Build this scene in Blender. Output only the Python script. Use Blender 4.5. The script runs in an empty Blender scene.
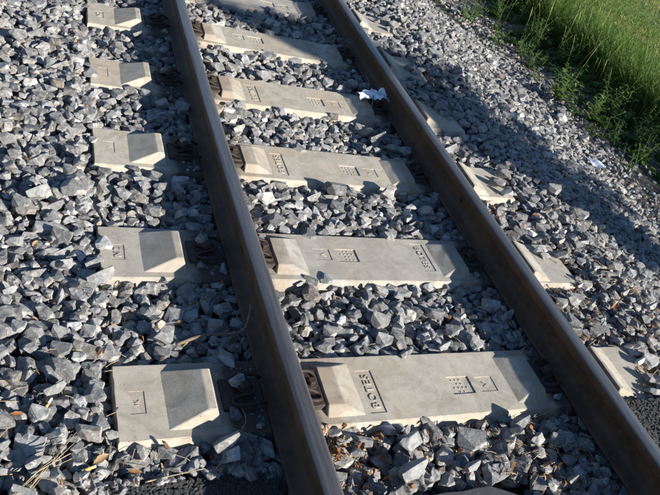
import bpy, bmesh, math, random
import numpy as np
from mathutils import Vector, Matrix, Euler, noise

random.seed(7); rng = np.random.default_rng(11)
scene = bpy.context.scene
COL = scene.collection

# ------------------------------------------------------------------ camera
CAM_R = Matrix(((0.911545, -0.029118, -0.410167), (-0.29027, 0.660957, -0.692011), (0.291253, 0.749858, 0.59404)))
CAM_P = Vector((-1.23047, -1.15666, 1.55341)); FPX = 694.96
cam_d = bpy.data.cameras.new('camera'); cam = bpy.data.objects.new('camera', cam_d); COL.objects.link(cam)
cam.matrix_world = Matrix.Translation(CAM_P) @ CAM_R.to_4x4()
cam_d.sensor_fit = 'HORIZONTAL'; cam_d.sensor_width = 36.0; cam_d.lens = FPX/660*36.0
cam_d.clip_start = 0.05; cam_d.clip_end = 3000
scene.camera = cam

# ------------------------------------------------------------------ sky and sun
SUN = Vector((1.6, -1.84, 1.0)).normalized()
world = bpy.data.worlds.new('World'); scene.world = world; world.use_nodes = True
wn = world.node_tree; bg = wn.nodes['Background']
sky = wn.nodes.new('ShaderNodeTexSky'); sky.sky_type = 'NISHITA'; sky.sun_disc = False
sky.sun_elevation = math.asin(SUN.z); sky.sun_rotation = math.atan2(SUN.x, SUN.y)
sky.air_density = 1.0; sky.dust_density = 0.2; sky.ozone_density = 4.5
wn.links.new(sky.outputs[0], bg.inputs[0]); bg.inputs[1].default_value = 0.066
sl = bpy.data.lights.new('sun', 'SUN'); sl.energy = 5.0; sl.angle = math.radians(0.53); sl.color = (1.0, 0.955, 0.88)
so = bpy.data.objects.new('sun', sl); COL.objects.link(so); so.location = (8, -9, 6)
so.rotation_euler = SUN.to_track_quat('Z', 'Y').to_euler()
scene.view_settings.view_transform = 'Standard'; scene.view_settings.look = 'None'
scene.view_settings.gamma = 1.0; scene.view_settings.use_curve_mapping = False
scene.view_settings.exposure = 1.02

# ------------------------------------------------------------------ helpers
CB = 0.00638; SP = 0.598
def bend(x, y): return (x + CB*y*y, y - 2*CB*x*y)

def setp(o, label=None, cat=None, group=None, kind=None):
    if label: o['label'] = label
    if cat: o['category'] = cat
    if group: o['group'] = group
    if kind: o['kind'] = kind
    return o
def link(name, me, mats, parent=None):
    o = bpy.data.objects.new(name, me); COL.objects.link(o)
    if mats is not None:
        for m in (mats if isinstance(mats, (list, tuple)) else [mats]):
            if len(me.materials) < (len(mats) if isinstance(mats, (list, tuple)) else 1): me.materials.append(m)
    if parent: o.parent = parent
    return o
def mesh_from(name, v, f, smooth=False, mi=None):
    me = bpy.data.meshes.new(name); me.from_pydata([tuple(a) for a in v], [], [tuple(a) for a in f]); me.update()
    if smooth: me.polygons.foreach_set('use_smooth', [True]*len(me.polygons))
    if mi is not None: me.polygons.foreach_set('material_index', mi)
    return me
def empty(name, loc=(0, 0, 0), rz=0.0):
    o = bpy.data.objects.new(name, None); COL.objects.link(o); o.location = loc; o.rotation_euler = (0, 0, rz); o.empty_display_size = .05
    return o
def tube(path, rad, n=8, cap=True, radii=None):
    """tube along a list of points; returns verts, faces"""
    P = [Vector(p) for p in path]; V = []; F = []
    t0 = (P[1]-P[0]).normalized(); up = Vector((0, 0, 1)) if abs(t0.z) < .9 else Vector((1, 0, 0))
    for i, p in enumerate(P):
        t = (P[min(i+1, len(P)-1)]-P[max(i-1, 0)]).normalized()
        a = t.cross(up)
        if a.length < 1e-4: a = t.orthogonal()
        a.normalize(); b = a.cross(t).normalized(); up = b
        r = radii[i] if radii else rad
        for k in range(n):
            th = 2*math.pi*k/n; V.append(p + a*math.cos(th)*r + b*math.sin(th)*r)
    for i in range(len(P)-1):
        for k in range(n):
            F.append((i*n+k, i*n+(k+1) % n, (i+1)*n+(k+1) % n, (i+1)*n+k))
    if cap:
        F.append(tuple(range(n-1, -1, -1))); F.append(tuple((len(P)-1)*n+k for k in range(n)))
    return V, F
def join(parts):
    V = []; F = []
    for v, f in parts:
        o = len(V); V += [tuple(a) for a in v]; F += [tuple(i+o for i in q) for q in f]
    return V, F
def smooth_path(pts, n=5):
    P = [Vector(p) for p in pts]; out = []
    for i in range(len(P)-1):
        a = P[max(i-1, 0)]; b = P[i]; c = P[i+1]; d = P[min(i+2, len(P)-1)]
        for k in range(n):
            t = k/n
            out.append(0.5*((2*b)+(c-a)*t+(2*a-5*b+4*c-d)*t*t+(3*b-a-3*c+d)*t*t*t))
    out.append(P[-1]); return out

# ------------------------------------------------------------------ materials
def mat(name):
    m = bpy.data.materials.new(name); m.use_nodes = True; nt = m.node_tree
    return m, nt, nt.nodes['Principled BSDF']
class N:
    def __init__(s, nt): s.nt = nt
    def new(s, t, **k):
        n = s.nt.nodes.new(t)
        for a, b in k.items():
            if a.startswith('i_'):
                key = a[2:].replace('_', ' ')
                n.inputs[int(key) if key.isdigit() else key].default_value = b
            else: setattr(n, a, b)
        return n
    def l(s, a, b): s.nt.links.new(a, b)
    def coord(s, kind='Object'):
        return s.new('ShaderNodeTexCoord').outputs[kind]
    def noise(s, vec, scale, detail=4, rough=.6, dist=0.):
        n = s.new('ShaderNodeTexNoise'); n.inputs['Scale'].default_value = scale; n.inputs['Detail'].default_value = detail
        n.inputs['Roughness'].default_value = rough; n.inputs['Distortion'].default_value = dist
        s.l(vec, n.inputs['Vector']); return n.outputs['Fac']
    def ramp(s, fac, stops):
        r = s.new('ShaderNodeValToRGB'); e = r.color_ramp.elements
        while len(e) < len(stops): e.new(.5)
        for el, (p, c) in zip(e, stops):
            el.position = p; el.color = (c, c, c, 1) if isinstance(c, (int, float)) else (*c, 1)
        s.l(fac, r.inputs[0]); return r.outputs[0]
    def mix(s, fac, a, b, mode='MIX'):
        m = s.new('ShaderNodeMix', data_type='RGBA', blend_type=mode)
        for sock, v in ((m.inputs[0], fac), (m.inputs[6], a), (m.inputs[7], b)):
            if isinstance(v, (int, float)): sock.default_value = v
            elif isinstance(v, tuple): sock.default_value = (*v, 1)
            else: s.l(v, sock)
        return m.outputs[2]
    def math(s, op, a, b=0.0):
        m = s.new('ShaderNodeMath', operation=op)
        for sock, v in ((m.inputs[0], a), (m.inputs[1], b)):
            if isinstance(v, (int, float)): sock.default_value = v
            else: s.l(v, sock)
        return m.outputs[0]
    def bump(s, h, strength, dist, prev=None):
        b = s.new('ShaderNodeBump'); b.inputs['Strength'].default_value = strength; b.inputs['Distance'].default_value = dist
        s.l(h, b.inputs['Height'])
        if prev is not None: s.l(prev, b.inputs['Normal'])
        return b.outputs[0]

def make_concrete():
    m, nt, p = mat('weathered_concrete'); n = N(nt)
    geo = n.new('ShaderNodeNewGeometry'); c = geo.outputs['Position']
    big = n.noise(c, 5.5, 5, .6, .6); mid = n.noise(c, 26, 6, .65); fine = n.noise(c, 260, 4, .7)
    col = n.mix(n.ramp(big, [(.32, 0.), (.68, 1.)]), (.43, .395, .325), (.375, .36, .315))
    col = n.mix(n.ramp(mid, [(.36, .0), (.62, .7)]), col, (.49, .45, .375))
    st = n.ramp(n.noise(c, 12, 6, .7, 1.2), [(.44, 0.), (.66, .62)])
    col = n.mix(st, col, (.24, .215, .17))
    col = n.mix(n.ramp(fine, [(.3, .42), (.5, 0.)]), col, (.23, .21, .18))
    br = n.ramp(n.noise(c, 3.2, 4, .6, .8), [(.46, 0.), (.7, .5)]); col = n.mix(br, col, (.36, .285, .195))
    # small air holes in the cast face
    vo = n.new('ShaderNodeTexVoronoi'); vo.inputs['Scale'].default_value = 75; n.l(c, vo.inputs['Vector'])
    holes = n.ramp(vo.outputs['Distance'], [(.07, 1.), (.13, 0.)])
    hm = n.math('MULTIPLY', holes, n.ramp(n.noise(c, 9, 2), [(.52, 0.), (.58, 1.)]))
    col = n.mix(hm, col, (.08, .075, .06))
    oi = n.new('ShaderNodeObjectInfo')
    col = n.mix(1., col, n.ramp(oi.outputs['Random'], [(0., (.84, .85, .88)), (.5, (.97, .95, .93)), (1., (1.08, 1.02, .94))]), 'MULTIPLY')
    oc = n.new('ShaderNodeSeparateXYZ'); n.l(n.coord('Object'), oc.inputs[0])
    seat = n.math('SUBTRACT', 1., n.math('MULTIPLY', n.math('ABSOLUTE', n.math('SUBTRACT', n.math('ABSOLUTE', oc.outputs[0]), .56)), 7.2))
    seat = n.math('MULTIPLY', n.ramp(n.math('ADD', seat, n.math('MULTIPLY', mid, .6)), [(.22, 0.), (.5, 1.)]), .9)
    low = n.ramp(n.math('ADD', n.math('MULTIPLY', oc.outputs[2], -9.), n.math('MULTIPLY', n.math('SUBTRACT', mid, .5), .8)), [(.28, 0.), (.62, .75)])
    inr = n.math('SUBTRACT', 1., n.math('MULTIPLY', n.math('ABSOLUTE', n.math('SUBTRACT', n.math('ABSOLUTE', oc.outputs[0]), .385)), 14.))
    inr = n.math('MULTIPLY', n.ramp(n.math('ADD', inr, n.math('MULTIPLY', st, .9)), [(.30, 0.), (1., 1.)]), .55)
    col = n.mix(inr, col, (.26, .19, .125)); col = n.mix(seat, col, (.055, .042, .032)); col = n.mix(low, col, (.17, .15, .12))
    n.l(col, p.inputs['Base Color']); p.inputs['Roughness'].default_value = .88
    h = n.math('ADD', n.math('MULTIPLY', mid, .5), n.math('MULTIPLY', fine, .3))
    h = n.math('SUBTRACT', h, n.math('MULTIPLY', hm, .8))
    n.l(n.bump(h, .55, .0025), p.inputs['Normal']); return m

def make_stone():
    m, nt, p = mat('crushed_limestone'); n = N(nt)
    geo = n.new('ShaderNodeNewGeometry'); c = geo.outputs['Position']
    at = n.new('ShaderNodeAttribute', attribute_name='tone'); tone = at.outputs['Fac']
    at2 = n.new('ShaderNodeAttribute', attribute_name='hue'); hue = at2.outputs['Fac']
    off = n.new('ShaderNodeCombineXYZ'); n.l(n.math('MULTIPLY', tone, 37.), off.inputs[0]); n.l(n.math('MULTIPLY', hue, 23.), off.inputs[1])
    va = n.new('ShaderNodeVectorMath', operation='ADD'); n.l(c, va.inputs[0]); n.l(off.outputs[0], va.inputs[1]); v = va.outputs[0]
    base = n.ramp(tone, [(0., (.072, .072, .074)), (.22, (.138, .137, .134)), (.5, (.225, .221, .212)), (.78, (.32, .314, .296)), (.9, (.43, .42, .40)), (.955, (.43, .425, .41)), (1., (.66, .65, .63))])
    warm = n.ramp(hue, [(.0, (.96, .99, 1.03)), (.6, (1.0, 1.0, 1.0)), (.9, (1.05, 1.0, .93)), (.98, (1.12, 1.0, .84)), (1., (1.25, .97, .74))])
    col = n.mix(1., base, warm, 'MULTIPLY')
    mot = n.noise(v, 38, 6, .7, .4)
    col = n.mix(n.ramp(mot, [(.40, .62), (.56, 0.)]), col, (.085, .085, .088))
    col = n.mix(n.ramp(n.noise(v, 17, 5, .65, .7), [(.50, 0.), (.66, .62)]), col, (.40, .385, .355))
    col = n.mix(n.ramp(n.noise(v, 75, 5, .7, .5), [(.54, 0.), (.66, .5)]), col, (.47, .455, .42))
    col = n.mix(n.ramp(n.noise(v, 140, 3, .6), [(.55, 0.), (.72, .35)]), col, (.10, .10, .105))
    wv = n.new('ShaderNodeTexWave', wave_type='BANDS'); wv.inputs['Scale'].default_value = 9; wv.inputs['Distortion'].default_value = 9
    wv.inputs['Detail'].default_value = 4; wv.inputs['Detail Scale'].default_value = 2.5; n.l(v, wv.inputs['Vector'])
    vein = n.math('MULTIPLY', n.ramp(wv.outputs['Fac'], [(.975, 0.), (1., .5)]), n.ramp(hue, [(.62, 0.), (.7, 1.)]))
    col = n.mix(vein, col, (.6, .59, .57))
    rust = n.math('MULTIPLY', n.ramp(n.noise(v, 24, 4, .6), [(.62, 0.), (.72, .6)]), n.ramp(hue, [(.72, 0.), (.8, 1.)]))
    col = n.mix(rust, col, (.26, .17, .10))
    n.l(col, p.inputs['Base Color'])
    n.l(n.ramp(mot, [(.3, .62), (.7, .86)]), p.inputs['Roughness']); p.inputs['Specular IOR Level'].default_value = .4
    h = n.math('ADD', n.noise(v, 60, 7, .68, .3), n.math('MULTIPLY', n.noise(v, 320, 3, .6), .3))
    n.l(n.bump(h, .6, .0045), p.inputs['Normal']); return m

def make_dirt():
    m, nt, p = mat('dark_ballast_dirt'); n = N(nt)
    c = n.new('ShaderNodeNewGeometry').outputs['Position']
    col = n.mix(n.ramp(n.noise(c, 40, 6, .7), [(.35, 0.), (.65, 1.)]), (.035, .030, .025), (.11, .095, .078))
    n.l(col, p.inputs['Base Color']); p.inputs['Roughness'].default_value = .95
    n.l(n.bump(n.noise(c, 120, 6, .7), 1., .01), p.inputs['Normal']); return m

def make_soil():
    m, nt, p = mat('verge_soil'); n = N(nt)
    c = n.new('ShaderNodeNewGeometry').outputs['Position']
    sx = n.new('ShaderNodeSeparateXYZ'); n.l(c, sx.inputs[0])
    soil = n.mix(n.ramp(n.noise(c, 30, 6, .7), [(.35, 0.), (.65, 1.)]), (.085, .072, .056), (.20, .175, .14))
    green = n.mix(n.ramp(n.noise(c, 3.5, 6, .7), [(.35, 0.), (.65, 1.)]), (.085, .14, .03), (.16, .22, .05))
    fac = n.math('ADD', sx.outputs[0], n.math('MULTIPLY', n.noise(c, 2.2, 4), 1.2))
    f = n.new('ShaderNodeMapRange'); f.inputs[1].default_value = 3.5; f.inputs[2].default_value = 4.1; n.l(fac, f.inputs[0])
    n.l(n.mix(f.outputs[0], soil, green), p.inputs['Base Color']); p.inputs['Roughness'].default_value = .95
    n.l(n.bump(n.noise(c, 45, 6, .7), .9, .02), p.inputs['Normal']); return m

def make_rail_steel():
    m, nt, p = mat('rail_steel'); n = N(nt)
    geo = n.new('ShaderNodeNewGeometry'); c = geo.outputs['Position']
    sx = n.new('ShaderNodeSeparateXYZ'); n.l(c, sx.inputs[0]); z = sx.outputs[2]
    mp = n.new('ShaderNodeMapping'); mp.inputs['Scale'].default_value = (30, 1.3, 30); n.l(c, mp.inputs[0])
    streak = n.noise(mp.outputs[0], 3.0, 6, .65)
    rn = n.noise(c, 42, 7, .7)
    rust = n.mix(n.ramp(rn, [(.33, 0.), (.66, 1.)]), (.030, .0150, .0080), (.088, .042, .019))
    rust = n.mix(n.ramp(n.noise(c, 7, 5, .6), [(.45, 0.), (.7, .55)]), rust, (.15, .075, .034))
    # polished running band on the crown of the head
    sn = n.new('ShaderNodeSeparateXYZ'); n.l(geo.outputs['True Normal'], sn.inputs[0])
    top = n.ramp(z, [(.0, 0.), (1., 1.)])
    mr = n.new('ShaderNodeMapRange'); mr.inputs[1].default_value = .1325; mr.inputs[2].default_value = .1355
    n.l(n.math('ADD', z, n.math('MULTIPLY', n.math('SUBTRACT', streak, .5), .003)), mr.inputs[0]); pol = mr.outputs[0]
    steel = n.mix(n.ramp(streak, [(.3, 0.), (.7, 1.)]), (.20, .17, .145), (.40, .365, .335))
    n.l(n.mix(pol, rust, steel), p.inputs['Base Color'])
    n.l(n.math('MULTIPLY', pol, .85), p.inputs['Metallic'])
    r = n.new('ShaderNodeMapRange'); r.inputs[3].default_value = .72; r.inputs[4].default_value = .34; n.l(pol, r.inputs[0])
    n.l(n.math('ADD', r.outputs[0], n.math('MULTIPLY', n.math('SUBTRACT', rn, .5), .22)), p.inputs['Roughness'])
    n.l(n.bump(n.noise(c, 170, 5, .7), .35, .0015), p.inputs['Normal']); return m

def make_simple(name, a, b, scale, rough, metal=0., bs=.5, bd=.002, spec=.5):
    m, nt, p = mat(name); n = N(nt); c = n.new('ShaderNodeNewGeometry').outputs['Position']
    f = n.noise(c, scale, 6, .65, .3)
    n.l(n.mix(n.ramp(f, [(.35, 0.), (.65, 1.)]), a, b), p.inputs['Base Color'])
    p.inputs['Roughness'].default_value = rough; p.inputs['Metallic'].default_value = metal; p.inputs['Specular IOR Level'].default_value = spec
    if bs: n.l(n.bump(n.noise(c, scale*3, 5, .7), bs, bd), p.inputs['Normal'])
    return m
def make_leaf(name, stops, transl=.35, rough=.55):
    """leaf colour varies with the 'tone' attribute of each leaf"""
    m, nt, p = mat(name); n = N(nt)
    at = n.new('ShaderNodeAttribute', attribute_name='tone')
    col = n.ramp(at.outputs['Fac'], stops)
    c = n.new('ShaderNodeNewGeometry').outputs['Position']
    col = n.mix(n.ramp(n.noise(c, 60, 3), [(.3, .25), (.7, 0.)]), col, (.02, .03, .01))
    n.l(col, p.inputs['Base Color']); p.inputs['Roughness'].default_value = rough; p.inputs['Specular IOR Level'].default_value = .35
    tr = n.new('ShaderNodeBsdfTranslucent'); n.l(col, tr.inputs[0])
    ms = n.new('ShaderNodeMixShader'); ms.inputs[0].default_value = transl
    n.l(p.outputs[0], ms.inputs[1]); n.l(tr.outputs[0], ms.inputs[2]); n.l(ms.outputs[0], nt.nodes['Material Output'].inputs[0])
    return m
M_CON = make_concrete(); M_STONE = make_stone(); M_DIRT = make_dirt(); M_SOIL = make_soil(); M_RAIL = make_rail_steel()
M_IRON = make_simple('rusty_iron', (.016, .011, .008), (.05, .028, .017), 60, .75)
M_PLATE = make_simple('plastic_guide_plate', (.022, .017, .014), (.06, .045, .034), 60, .7)
M_ASPH = make_simple('old_asphalt', (.035, .035, .035), (.11, .106, .10), 170, .9, bs=1., bd=.006)
M_PAD = make_simple('rubber_slab', (.035, .037, .042), (.06, .062, .068), 50, .85)
M_WHITE = make_simple('white_wrapper', (.70, .76, .86), (.84, .87, .92), 40, .6)
M_STRAW = make_simple('dry_straw', (.22, .16, .09), (.42, .33, .20), 90, .8)
M_TWIG = make_simple('grey_twig', (.13, .10, .075), (.30, .25, .19), 70, .85)
M_PAPER = make_simple('cigarette_paper', (.70, .67, .58), (.82, .80, .74), 60, .8)
M_CORK = make_simple('cork_tip', (.62, .34, .09), (.75, .46, .15), 300, .8)
M_LITTER = make_leaf('dry_leaf', [(0., (.08, .042, .022)), (.35, (.18, .085, .035)), (.6, (.32, .135, .05)), (.8, (.36, .21, .10)), (1., (.50, .36, .20))], .2, .6)
M_GRASS = make_leaf('grass_blade', [(0., (.03, .070, .014)), (.42, (.085, .165, .028)), (.75, (.20, .30, .055)), (.93, (.29, .34, .09)), (1., (.38, .34, .16))], .4)
M_WEED = make_leaf('weed_leaf', [(0., (.030, .075, .018)), (.5, (.085, .17, .036)), (1., (.19, .28, .07))], .35)
M_NEEDLE = make_leaf('conifer_foliage', [(0., (.016, .035, .012)), (1., (.05, .09, .03))], .2)
M_BARK = make_simple('bark', (.09, .065, .045), (.20, .15, .11), 30, .9)

# ------------------------------------------------------------------ ground
def ground_z(x, y):
    z = -0.30 + 0.012*math.sin(x*1.7+y*.9)
    if x > 3.0: z += .03*(min(x, 6)-3.0)
    return z
def ballast_T(x, y):
    """height of the top of the ballast"""
    tx = x - CB*y*y
    t = 0.0 + .010*noise.noise(Vector((x*2.1, y*2.1, 3.)))
    ax = abs(tx)
    if ax < .99: t += -.021
    if tx < -1.02: t += .004 + .012*min(1., max(0., (y-.6)/1.2))
    if .99 <= tx: t += .004
    if -.99 < tx < -.6 : t += .004
    if tx > 1.2: t -= (tx-1.2)*.27
    if tx < -2.1: t -= (-2.1-tx)*.3
    return max(t, ground_z(x, y)+.012)
BX0, BX1, BY0, BY1 = -2.45, 2.95, -1.0, 5.6
nx, ny = 102, 133
gv = []; gf = []
for j in range(ny):
    for i in range(nx):
        x = BX0+(BX1-BX0)*i/(nx-1); y = BY0+(BY1-BY0)*j/(ny-1)
        gv.append((x, y, max(ballast_T(x, y)-.062-.01*noise.noise(Vector((x*9, y*9, 0))), ground_z(x, y)+.004)))
for j in range(ny-1):
    for i in range(nx-1):
        a = j*nx+i; gf.append((a, a+1, a+1+nx, a+nx))
ballast = link('ballast_bed', mesh_from('ballast_bed', gv, gf, True), M_DIRT)
setp(ballast, kind='structure')

xs = sorted(set([-400, -120, -40, -15, -6] + [round(-3+.25*i, 3) for i in range(57)] + [14, 22, 50, 130, 400]))
ys = sorted(set([-400, -120, -40, -15, -6] + [round(-3+.3*i, 3) for i in range(50)] + [16, 24, 50, 130, 400]))
gv = []; gf = []
for y in ys:
    for x in xs: gv.append((x, y, ground_z(x, y) + (.02*noise.noise(Vector((x*1.5, y*1.5, 0))) if abs(x) < 12 else 0)))
for j in range(len(ys)-1):
    for i in range(len(xs)-1):
        a = j*len(xs)+i; gf.append((a, a+1, a+1+len(xs), a+len(xs)))
setp(link('ground', mesh_from('ground', gv, gf, True), M_SOIL), kind='structure')

# ------------------------------------------------------------------ sleepers
HW = .121
def shoulder(outer, sgn, yq=None):
    """a cast shoulder: truncated wedge that rises from the sleeper top"""
    if outer: xb, x1, x2, xe, h, yb, yc = .860, .752, .730, .712, .040, .100, .069
    if outer and sgn > 0: xb, x1, x2, xe, h, yb, yc = .803, .716, .702, .690, .038, .116, .098
    if not outer: xb, x1, x2, xe, h, yb, yc = .275, .345, .398, .404, .023, .100, .070
    lev = [(xb, yb, -.002), (x1, yc, h), (x2, yc, h), (xe, yb, -.002)]
    if not outer and sgn > 0: xb, x1, x2, xe, h, yb, yc = .262, .326, .392, .402, .026, .104, .078
    NY = 9; V = []; F = []
    for (x, yy, z) in lev:
        for k in range(NY):
            y = -yy+2*yy*k/(NY-1)
            V.append((x*sgn, y, z))
    # subdivide the slopes for a worn outline
    for i in range(3):
        for k in range(NY-1):
            a = i*NY+k; F.append((a, a+1, a+1+NY, a+NY))
    o = len(V)
    for s in (-1, 1):      # near / far flank
        k = 0 if s < 0 else NY-1
        b0 = len(V); V.append((x1*sgn, s*yb, -.002)); V.append((x2*sgn, s*yb, -.002))
        F.append((0*NY+k, 1*NY+k, b0)); F.append((1*NY+k, 2*NY+k, b0+1, b0)); F.append((2*NY+k, 3*NY+k, b0+1))
    return V, F
def rough_mesh(V, F, amp, seed, cut=.012):
    bm = bmesh.new(); vs = [bm.verts.new(v) for v in V]
    for f in F:
        try: bm.faces.new([vs[i] for i in f])
        except ValueError: pass
    bmesh.ops.remove_doubles(bm, verts=bm.verts, dist=1e-5)
    bmesh.ops.recalc_face_normals(bm, faces=bm.faces)
    es = [e for e in bm.edges if len(e.link_faces) == 2 and e.calc_face_angle(0) > .3]
    bmesh.ops.bevel(bm, geom=es, offset=.0022, segments=1, affect='EDGES')
    bmesh.ops.triangulate(bm, faces=[f for f in bm.faces if len(f.verts) > 4])
    for _ in range(2):
        es = [e for e in bm.edges if e.calc_length() > cut]
        bmesh.ops.subdivide_edges(bm, edges=es, cuts=1, use_grid_fill=True)
    for v in bm.verts:
        if v.co.z > .0:
            q = Vector((v.co.x*20+seed, v.co.y*20, v.co.z*20))
            v.co += Vector((noise.noise(q), noise.noise(q+Vector((9, 0, 0))), noise.noise(q+Vector((0, 9, 0)))))*amp
    Vv = [v.co.copy() for v in bm.verts]; bm.verts.index_update(); Ff = [[v.index for v in f.verts] for f in bm.faces]
    bm.free(); return Vv, Ff

def sleeper_body(recesses, seed):
    """recesses: list of (x0,x1,y0,y1,depth) in sleeper coordinates"""
    def pts(lo, hi, step, cuts):
        n = max(1, int(round((hi-lo)/step))); P = [lo+(hi-lo)*i/n for i in range(n+1)]
        P = [p for p in P if all(abs(p-c) > .006 for c in cuts)] + list(cuts)
        return sorted(P)
    cx = sorted(set(c for r in recesses for c in r[:2])); cy = sorted(set(c for r in recesses for c in r[2:4]))
    X = pts(-.983, .940, .03, cx); Y = pts(-HW, HW, .03, cy)
    V = []; F = []; vid = {}
    def dep(xm, ym):
        for (a, b, c, d, h) in recesses:
            if a < xm < b and c < ym < d: return h
        return 0.
    def vert(i, j, z):
        k = (i, j, round(z, 5))
        if k not in vid:
            x, y = X[i], Y[j]; zz = -z + .0012*noise.noise(Vector((x*7+seed, y*7, 0)))
            if j in (0, len(Y)-1): y += math.copysign(.0022*noise.noise(Vector((x*38+seed, y*10, 5))), y); 
            if i in (0, len(X)-1): x += .0025*noise.noise(Vector((x*10+seed, y*38, 2)))
            vid[k] = len(V); V.append((x, y, zz))
        return vid[k]
    for j in range(len(Y)-1):
        for i in range(len(X)-1):
            d = dep((X[i]+X[i+1])/2, (Y[j]+Y[j+1])/2)
            F.append((vert(i, j, d), vert(i+1, j, d), vert(i+1, j+1, d), vert(i, j+1, d)))
            if i+1 < len(X)-1:
                e = dep((X[i+1]+X[i+2])/2, (Y[j]+Y[j+1])/2)
                if abs(e-d) > 1e-6: F.append((vert(i+1, j, d), vert(i+1, j, e), vert(i+1, j+1, e), vert(i+1, j+1, d)))
            if j+1 < len(Y)-1:
                e = dep((X[i]+X[i+1])/2, (Y[j+1]+Y[j+2])/2)
                if abs(e-d) > 1e-6: F.append((vert(i, j+1, d), vert(i+1, j+1, d), vert(i+1, j+1, e), vert(i, j+1, e)))
    # skirts round the outline: arris, battered upper flank, lower flank
    loop = [vert(i, 0, 0) for i in range(len(X))] + [vert(len(X)-1, j, 0) for j in range(1, len(Y))] + \
           [vert(i, len(Y)-1, 0) for i in range(len(X)-2, -1, -1)] + [vert(0, j, 0) for j in range(len(Y)-2, 0, -1)]
    prev = loop
    for (oy, ox, z) in ((.004, .002, -.003), (.0085, .002, -.012), (.020, .004, -.036), (.025, .006, -.075), (.034, .009, -.17)):
        cur = []
        for a in loop:
            x, y, _ = V[a]
            w = noise.noise(Vector((x*26+seed, y*26, z*30)))*.0028
            yy = y + math.copysign(oy*abs(y)/HW + w*(abs(y) > HW-.01), y); xx = x + (math.copysign(ox+w, x) if (x < -.975 or x > .93) else 0)
            cur.append(len(V)); V.append((xx, yy, z + (.0016*noise.noise(Vector((x*50, y*50, seed))) if z > -.03 else 0)))
        for k in range(len(loop)):
            k2 = (k+1) % len(loop); F.append((prev[k2], prev[k], cur[k], cur[k2]))
        prev = cur
    parts = [(V, F)]
    q = 0
    for sg in (-1, 1):
        for outer in (True, False):
            q += 1; v, f = shoulder(outer, sg); parts.append(rough_mesh(v, f, .0008 if outer else .0014, seed+q*3.1))
    V, F = join(parts)
    me = mesh_from('concrete_block', V, F)
    bm = bmesh.new(); bm.from_mesh(me); bmesh.ops.recalc_face_normals(bm, faces=bm.faces); bm.to_mesh(me); bm.free()
    return me

def text_mesh(body, size, depth):
    cu = bpy.data.curves.new('t', 'FONT'); cu.body = body; cu.size = size; cu.extrude = depth/2; cu.resolution_u = 3
    cu.offset = .0003; cu.align_x = 'CENTER'; cu.align_y = 'CENTER'; cu.space_character = 1.28
    ob = bpy.data.objects.new('t', cu); COL.objects.link(ob)
    dg = bpy.context.evaluated_depsgraph_get(); dg.update()
    me = bpy.data.meshes.new_from_object(ob.evaluated_get(dg)); me.name = 'lettering'
    bpy.data.objects.remove(ob); bpy.data.curves.remove(cu); return me
R_TXT = (-.262, -.207, -.094, .066, .0026)
R_SQ = (.054, .140, -.047, .023, .0042)
R_SM = (.165, .230, -.044, .016, .0022)
R_END = (-.949, -.907, -.040, .034, .0018)
R_END2 = (.907, .949, -.034, .040, .0028)
RECS = [R_TXT, R_SQ, R_SM, R_END]
BODY = [sleeper_body(RECS, sd) for sd in (1.7, 23.1)]
BODYR = [sleeper_body([(-b, -a, -d, -c, h) for (a, b, c, d, h) in (R_TXT, R_SQ, R_SM)]+[R_END], sd) for sd in (8.3, 31.9)]
me_txt = text_mesh('BOTES', .036, .0028)
me_31 = text_mesh('31', .026, .004); me_ne = text_mesh('N2', .032, .0022); me_v = text_mesh('V', .032, .0022); me_jk = text_mesh('JK', .017, .0016)
# raised tally studs in the square
sv = []
for r, row in enumerate(('1110', '0110', '1111', '0110')):
    for c_, b in enumerate(row):
        if b == '1':
            x = .072+c_*.0155; y = .010-r*.0155
            a = .0028; z0, z1 = -.0045, -.0020
            v = [(x-a, y-a, z0), (x+a, y-a, z0), (x+a, y+a, z0), (x-a, y+a, z0), (x-a*.7, y-a*.7, z1), (x+a*.7, y-a*.7, z1), (x+a*.7, y+a*.7, z1), (x-a*.7, y+a*.7, z1)]
            sv.append((v, [(4, 5, 6, 7), (0, 1, 5, 4), (1, 2, 6, 5), (2, 3, 7, 6), (3, 0, 4, 7)]))
V, F = join(sv); me_tally = mesh_from('tally_studs', V, F)

# rail fastening: guide plate, W shaped spring clip, sleeper screw
def plate_mesh(x0, x1, h0, h1, w):
    V = [(x0, -w, -.004), (x1, -w, -.004), (x1, w, -.004), (x0, w, -.004), (x0, -w*.92, h0), (x1, -w, h1), (x1, w, h1), (x0, w*.92, h0)]
    bm = bmesh.new(); vs = [bm.verts.new(v) for v in V]
    for f in ((3, 2, 1, 0), (4, 5, 6, 7), (0, 1, 5, 4), (1, 2, 6, 5), (2, 3, 7, 6), (3, 0, 4, 7)): bm.faces.new([vs[i] for i in f])
    bmesh.ops.recalc_face_normals(bm, faces=bm.faces)
    bmesh.ops.bevel(bm, geom=bm.edges[:], offset=.002, segments=1, affect='EDGES')
    me = bpy.data.meshes.new('guide_plate'); bm.to_mesh(me); bm.free(); return me
me_plate = plate_mesh(.006, .098, .014, .012, .055)   # local: x towards the rail
me_platein = plate_mesh(.0, .068, .018, .012, .070)
def clip_mesh(L):
    pts = [(L, -.052, .030), (L*.72, -.060, .040), (L*.25, -.062, .038), (L*.05, -.046, .030), (L*.12, -.026, .030), (L*.45, -.019, .040), (L*.66, -.012, .044),
           (L*.70, 0, .045), (L*.66, .012, .044), (L*.45, .019, .040), (L*.12, .026, .030), (L*.05, .046, .030), (L*.25, .062, .038), (L*.72, .060, .040), (L, .052, .030)]
    v, f = tube(smooth_path([(a, b*.86, c-.012) for a, b, c in pts], 4), .0056, 8); return mesh_from('spring_clip', v, f, True)
me_clipo = clip_mesh(.100); me_clipi = clip_mesh(.078)
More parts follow.
